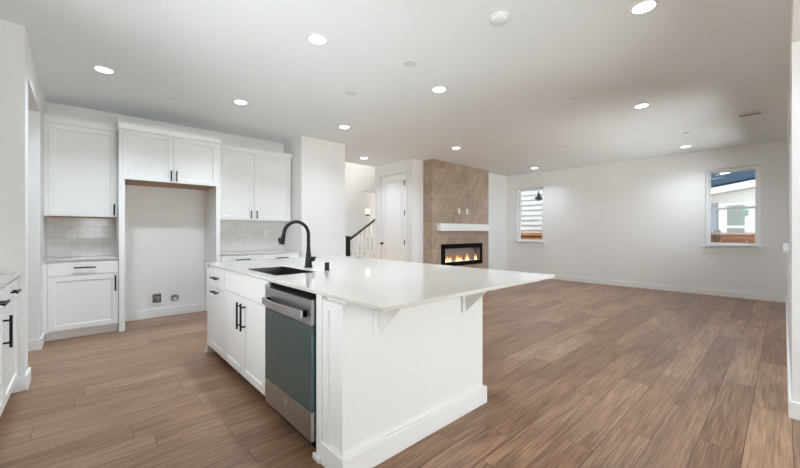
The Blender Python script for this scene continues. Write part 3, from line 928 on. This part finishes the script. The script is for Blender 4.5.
plate('outlet', (XF, 2.375, 0.395), 'x', 'left one of two white outlets low between the windows', 'outlets low on the window wall')
plate('outlet', (XF, 2.235, 0.395), 'x', 'right one of two white outlets low between the windows', 'outlets low on the window wall')
plate('outlet', (8.23, YN, 0.378), 'y', 'white outlet low on the wall right of the fireplace')
plate('outlet', (6.56, CY, 1.712), 'y', 'left one of two white plates on the tile above the mantel', 'plates above the mantel', w=0.078, h=0.125)
plate('switch', (6.865, CY, 1.712), 'y', 'right one of two white plates on the tile above the mantel', 'plates above the mantel', w=0.078, h=0.125)

# water supply box and round gas stub in the refrigerator opening
c = thing('water_supply_box', 'square recessed water valve box low in the refrigerator opening', 'water box', (0.785, YK, 0.27))
mp = lambda u, v, t: (0.785 + u, YK - 0.0006 - t, 0.27 + v)
MB().cells([-.085, -.052, .052, .085], [-.1, -.062, .062, .1], lambda u, v: abs(u) < .052 and abs(v) < .062, 0, .008, mp).build('flange', M['plate'], c, 0.002)
MB().cells([-.058, -.0525, .0525, .058], [-.068, -.0625, .0625, .068], lambda u, v: abs(u) < .0525 and abs(v) < .0625, .0005, .007, mp).build('rim', M['slot'], c)
box(0.7335, 0.8365, YK - .0035, YK - .0008, 0.2085, 0.3315).build('recess', M['sink'], c)
MB().tube([(0.79, YK - .006, 0.215), (0.79, YK - .006, 0.27)], 0.012, 12).tube([(0.76, YK - .008, 0.285), (0.82, YK - .008, 0.285)], 0.008, 10).tube([(0.81, YK - .006, 0.235), (0.81, YK - .006, 0.27)], 0.009, 10).build('valve', M['steel'], c, smooth=True)
c = thing('gas_outlet', 'round metal gas outlet beside the water valve box', 'gas outlet', (1.005, YK, 0.252))
MB().lathe([(0.052, 0), (0.052, .005), (0.044, .008), (0.038, .004), (0.001, .004)], (1.005, YK - .0006, 0.252), 28, 'y').build('escutcheon', M['steel'], c, smooth=True)
MB().tube([(0.985, YK - .005, 0.245), (0.985, YK - .03, 0.245), (1.02, YK - .034, 0.262)], 0.011, 12).build('valve', M['plate'], c, smooth=True)

# ------------------------------------------------------------------ ceiling fixtures
def disc(name, label, cat, x, y, parts, group):
    c = thing(name, label, cat, (x, y, CEIL), group)
    for nm, prof, m_ in parts:
        MB().lathe([(r_, CEIL - 0.0004 - h_) for r_, h_ in prof], (x, y, 0), 32).build(nm, M[m_], c, smooth=True)
    return c
LP = [(0.153, 4.475, 'recessed ceiling light above the single-door wall cabinet, leftmost in the picture'),
      (1.43, 2.585, 'large recessed ceiling light straight above the black faucet'),
      (1.43, 4.47, 'recessed ceiling light in front of the refrigerator cabinet'),
      (2.93, 4.475, 'recessed ceiling light just in front of the pillar'),
      (2.94, 2.585, 'recessed ceiling light between the two round ceiling plates and the vent row, over the picture middle'),
      (2.93, 0.665, 'largest recessed ceiling light, at the top edge of the picture'),
      (5.205, 1.205, 'recessed ceiling light above the open floor, between island and right window'),
      (5.225, 4.172, 'recessed ceiling light in front of the fireplace column, left one'),
      (8.285, 1.23, 'recessed ceiling light nearest the right window'),
      (8.30, 4.17, 'recessed ceiling light nearest the left window'),
      (4.47, 6.07, 'recessed ceiling light in the hall behind the pillar')]
LP[4] = (LP[4][0], LP[4][1], 'recessed ceiling light halfway between the smoke detector and the top of the fireplace column')
LP[7] = (LP[7][0], LP[7][1], 'small recessed ceiling light just above the fireplace column')
ltrim = lens = None
for i, (x, y, lab) in enumerate(LP):
    c = disc('recessed_light', lab, 'ceiling light', x, y,
         [('trim_ring', [(0.088, 0), (0.088, 0.004), (0.078, 0.008), (0.068, 0.006), (0.068, 0.0)], 'plate'),
          ('lens', [(0.067, 0.0), (0.067, 0.0045), (0.001, 0.005)], 'lamp')], 'recessed ceiling lights')
    ld = bpy.data.lights.new('lamp_light', 'AREA')
    ld.shape = 'DISK'
    ld.size = 0.124
    ld.energy = LAMP * {0: 1.35, 1: 1.1, 2: 1.35, 3: 0.75, 5: 1.3, 6: 1.35, 7: 1.1, 8: 0.75, 9: 0.75}.get(i, 1.0)
    ld.spread = math.radians(125)
    ld.color = (0.74, 0.87, 1.0)
    lo = bpy.data.objects.new('lamp_light', ld)
    COL.objects.link(lo)
    lo.parent = c
    lo.location = (0, 0, -0.0065)
disc('smoke_detector', 'round white smoke detector near the top of the picture', 'smoke detector', 2.278, 1.418,
     [('base', [(0.072, 0), (0.072, 0.012), (0.066, 0.014)], 'cplate'), ('cover', [(0.062, 0.0141), (0.062, 0.03), (0.05, 0.037), (0.001, 0.038)], 'cplate')], None)
for x, y, lab in ((2.278, 2.367, 'round white ceiling plate nearer the smoke detector'), (2.270, 3.331, 'round white ceiling plate farther from the smoke detector')):
    disc('ceiling_plate', lab, 'ceiling plate', x, y, [('cover', [(0.068, 0), (0.068, 0.004), (0.05, 0.007), (0.001, 0.0075)], 'cplate')], 'round blank ceiling plates')
for x, y, lab in ((0.818, 4.852, 'small round sprinkler cap between the leftmost ceiling light and the light before the refrigerator cabinet'),
                  (4.306, 1.662, 'small round sprinkler cap on the ceiling left of the light over the open floor'),
                  (6.625, 2.698, 'small round sprinkler cap midway between the lights above the fireplace and by the right window'),
                  (7.141, 3.442, 'small round sprinkler cap just in front of the light by the left window'),
                  (7.145, 1.043, 'small round sprinkler cap just in front of the light by the right window'),
                  (8.691, 4.598, 'small round sprinkler cap in the far ceiling corner, behind the light by the left window'),
                  (4.05, 6.5, 'small round ceiling cap beside the pillar in the hall')):
    disc('sprinkler_cap', lab, 'sprinkler', x, y, [('cap', [(0.042, 0), (0.042, 0.008), (0.036, 0.012), (0.001, 0.012)], 'cplate'), ('rim', [(0.048, 0), (0.048, 0.002), (0.0425, 0.003)], 'cplate')], 'sprinkler caps on the ceiling')
VX, VY = 6.625, 0.31
c = thing('ceiling_vent', 'white rectangular air vent on the ceiling near the right wall', 'vent', (VX, VY, CEIL))
zt = CEIL - 0.0004
MB().cells([VX - .15, VX - .085, VX - .012, VX + .012, VX + .085, VX + .15], [VY - .16, VY - .105, VY + .105, VY + .16],
           lambda u, v: abs(v - VY) < .105 and .012 < abs(u - VX) < .085, zt - .006, zt - .003, lambda u, v, t: (u, v, t)).build('frame', M['plate'], c)
box(VX - .145, VX + .145, VY - .155, VY + .155, zt - .0028, zt).build('backing', M['slot'], c)
for k, x in ((0, VX - .062), (1, VX - .036)):
    box(x - .004, x + .004, VY - .1045, VY + .1045, zt - .0055, zt - .0029).build('slat', M['plate'], c)

# ------------------------------------------------------------------ stairs
st = holder('stairs', (4.45, 6.75, 0))
mb = MB(); tr = MB()
x0s, rise, run = 4.42, 0.178, 0.278
for k in range(14):
    mb.box(x0s + k * run, x0s + 14 * run, 6.80, 7.745, k * rise, (k + 1) * rise - 0.03)
    tr.box(x0s + k * run - 0.025, x0s + (k + 1) * run, 6.80, 7.745, (k + 1) * rise - 0.0295, (k + 1) * rise)
mb.build('risers', M['trim'], st)
tr.build('treads', M['trim'], st)
MB().prism([(x0s - .05, 6.765, 0.0), (x0s - .05, 6.765, 0.22), (x0s + 14 * run, 6.765, 14 * rise + 0.26), (x0s + 14 * run, 6.765, 14 * rise - 0.3), (x0s + .35, 6.765, 0)], (0, 0.034, 0)).build('stringer', M['trim'], st)
c = thing('stair_railing', 'stair railing with dark handrail, dark newel post and white balusters behind the pillar', 'railing', (4.5, 6.75, 0))
box(4.462, 4.552, 6.705, 6.76, 0.001, 1.10).box(4.452, 4.562, 6.698, 6.763, 1.101, 1.125).build('newel_post', M['wood_dark'], c, 0.003)
sl = rise / run
hz0 = 1.02
MB().prism([(4.5525, 6.715, hz0), (4.5525, 6.715, hz0 + .055), (6.4, 6.715, hz0 + .055 + sl * 1.8475), (6.4, 6.715, hz0 + sl * 1.8475)], (0, 0.045, 0)).build('handrail', M['wood_dark'], c, 0.006)
for k in range(13):
    x = 4.64 + 0.125 * k
    zb = 0.22 + (x - x0s + .05) * (14 * rise + .04) / (14 * run + .05) - .1
    box(x - .016, x + .016, 6.722, 6.754, max(0.1, zb), hz0 + (x - 4.5525) * sl + .004).build('baluster', M['trim'], c)

c = thing('wall_sconce', 'glowing wall sconce with black bracket seen above the stair handrail', 'wall lamp', (6.63, 8.9, 1.72))
sx, sy = 6.63, 8.80
box(sx - .045, sx + .045, 8.885, 8.8995, 1.70, 2.02).build('back_plate', M['plate'], c, 0.004)
MB().tube([(sx, 8.885, 1.78), (sx, sy, 1.78)], 0.012, 10).lathe([(0.05, 0), (0.05, 0.05), (0.045, 0.055)], (sx, sy, 1.73), 16).build('bracket', M['black'], c, smooth=True)
MB().lathe([(0.036, 0), (0.042, 0.02), (0.042, 0.15), (0.038, 0.155)], (sx, sy, 1.787), 20).build('lamp_shade', M['shade'], c, smooth=True)
MB().lathe([(0.03, 0), (0.03, 0.03), (0.01, 0.045)], (sx, sy, 1.943), 16).build('finial', M['black'], c, smooth=True)

# ------------------------------------------------------------------ outdoors
struct('ground', box(XF + 0.16, 30, -20, 25, -0.5, -0.3), M['soil'])
struct('ground_bounce', box(-14, XF + 0.159, -25, -3.21, -0.3, -0.05).box(4.07, XF + 0.159, -3.209, YR - 0.16, -0.3, -0.05).box(-14, -1.81, -3.209, 12, -0.3, -0.05), M['ground'])  # unseen pale ground added to bounce daylight onto the ceilings
struct('wall_upper_storey', box(-1.8, XF + 0.15, YR - 0.15, 6.599, CEIL + 0.251, 6.0), M['siding_white'])  # unseen upper storey, added as a block to shade the neighbouring houses
struct('ceiling_landing', MB().cells([4.5, 6.9, 7.7, 9.5], [7.871, 8.0, 8.7, 9.02], lambda u, v: 6.9 < u < 7.7 and 8.0 < v < 8.7, 3.0, 3.1, lambda u, v, t: (u, v, t)), M['ceiling'])  # unseen roof opening added to brighten the landing
struct('wall_landing_end', box(4.4, 4.499, 7.871, 9.02, 0, 3.1).box(9.501, 9.6, 7.871, 9.02, 0, 3.1), M['wall'])
struct('ceiling_stairwell', MB().cells([3.40, 4.2, 6.3, 9.12], [6.60, 6.95, 7.6, 7.87], lambda u, v: 4.2 < u < 6.3 and 6.95 < v < 7.6, 5.201, 5.3, lambda u, v, t: (u, v, t)), M['ceiling'])  # hole is an added skylight, out of view, that lights the stairwell
def board_fence(name, label, x, y0, y1, ztop, posts, m='fence', gap=0.0):
    c = thing(name, label, 'fence', (x, y0, -0.3))
    n = int((y1 - y0) / 0.14)
    mb = MB()
    for k in range(n):
        mb.box(x + random.uniform(0, .006), x + 0.022, y0 + k * 0.14 + .004, y0 + k * 0.14 + .134, -0.3, ztop - 0.05 - gap)
    mb.build('boards', M[m], c)
    box(x - .035, x - .001, y0, y1, ztop - 0.17 - gap, ztop - 0.075 - gap).build('rail', M[m], c)
    if gap:
        box(x + .003, x + .02, y0, y1, ztop - 0.05 - gap, ztop - 0.0485).build('dark_strip', M['fence_dark'], c)
    box(x - .05, x + .06, y0, y1, ztop - 0.048, ztop + gap * .8).build('cap', M[m], c)
    for py in posts:
        box(x - .1, x - .051, py - .055, py + .055, -0.3, ztop + 0.06).build('post', M['fence_dark'], c)
board_fence('wood_fence', 'brown wooden board fence seen through the right window', 10.9, -1.4, 2.6, 1.21, (1.03,))
board_fence('wood_fence', 'orange-brown wooden fence seen through the left window', 11.0, 3.6, 9.0, 1.15, (8.5,), 'fence_sunlit', 0.06)

def lap_siding(y0, y1, z0, z1, x, pitch=0.2, lap=0.022):
    mb = MB()
    z = z0
    while z < z1:
        mb.prism([(x, y0, z), (x - lap, y0, z), (x - .004, y0, min(z + pitch, z1)), (x, y0, min(z + pitch, z1))], (0, y1 - y0, 0))
        z += pitch
    return mb
c = thing('house', 'white-sided house seen through the left window', 'house', (13.2, 7.5, -0.3))
lap_siding(4.2, 11.0, -0.3, 5.5, 13.2, 0.2, 0.06).build('siding', M['siding_white'], c)
box(13.2005, 17, 4.2, 11.0, -0.3, 5.5).build('wall', M['siding_white'], c)

c = thing('house', 'neighbouring house with slate roof and blue-grey siding seen through the right window', 'house', (13.0, 1.0, -0.3))
HX = 13.0
box(HX, 18, -3.5, 3.2, -0.3, 2.72).build('wall', M['siding_blue'], c)
lap_siding(1.25, 3.2, -0.3, 2.5, HX - .0005, 0.22).build('siding', M['siding_blue'], c)

def ez(y):                                        # sloping lower edge of the roof
    return 2.397 - (y - 1.366) * 0.166
y0, y1 = -3.6, 3.5
OX = HX - 0.45
MB().prism([(OX, y0, ez(y0)), (OX, y1, ez(y1)), (HX + 4.5, y1, ez(y1) + 2.4), (HX + 4.5, y0, ez(y0) + 2.4)], (0, 0, 0.06)).build('roof', M['roof'], c)
MB().prism([(OX - .002, y0, ez(y0) - .2), (OX - .002, y1, ez(y1) - .15), (OX - .002, y1, ez(y1) - .001), (OX - .002, y0, ez(y0) - .001)], (-0.03, 0, 0)).build('fascia', M['ext_trim'], c)
MB().prism([(OX, y0, ez(y0) - .2), (OX, y1, ez(y1) - .15), (HX - .001, y1, ez(y1) - .15), (HX - .001, y0, ez(y0) - .2)], (0, 0, 0.03)).build('soffit', M['ext_trim'], c)
box(HX - .06, HX - .024, -1.0, 2.2, 2.02, 2.36).build('frieze_board', M['ext_trim'], c)
box(HX - .055, HX - .0235, 1.045, 1.21, -0.3, 2.02).build('corner_trim', M['ext_trim'], c)
box(HX - .05, HX - .024, -1.0, 1.044, 1.94, 2.019).box(HX - .05, HX - .024, -1.0, 1.044, 1.33, 1.39).build('window_frame', M['ext_trim'], c)
box(HX - .035, HX - .024, 0.70, 1.044, 0.3, 1.939).build('pane', M['extglass'], c)
box(HX - .035, HX - .024, -1.0, 0.699, 0.3, 1.939).build('blind', M['extpale'], c)
box(HX - .042, HX - .0355, 0.63, 0.74, 1.64, 1.81).build('sticker', M['green'], c)
v = Vector((HX + 0.35, 1.10, ez(1.10) + 0.42))
box(v.x - .12, v.x + .12, v.y - .1, v.y + .1, v.z - .12, v.z + .02).build('roof_vent', M['plate'], c)

# bird-shaped mark on the upper pane of the left living room window
bp = [(4.585, 2.15), (4.54, 2.165), (4.50, 2.175), (4.48, 2.23), (4.465, 2.335), (4.44, 2.31), (4.405, 2.22), (4.375, 2.17), (4.335, 2.09), (4.40, 2.085), (4.47, 2.05), (4.50, 2.10), (4.55, 2.125)]
tag(MB().prism([(XF + 0.1045, y, z) for y, z in bp], (-0.001, 0, 0)).build('bird_decal', M['bird'], None), 'slate-blue bird-like shape at the top of the left living room window', 'window decal')
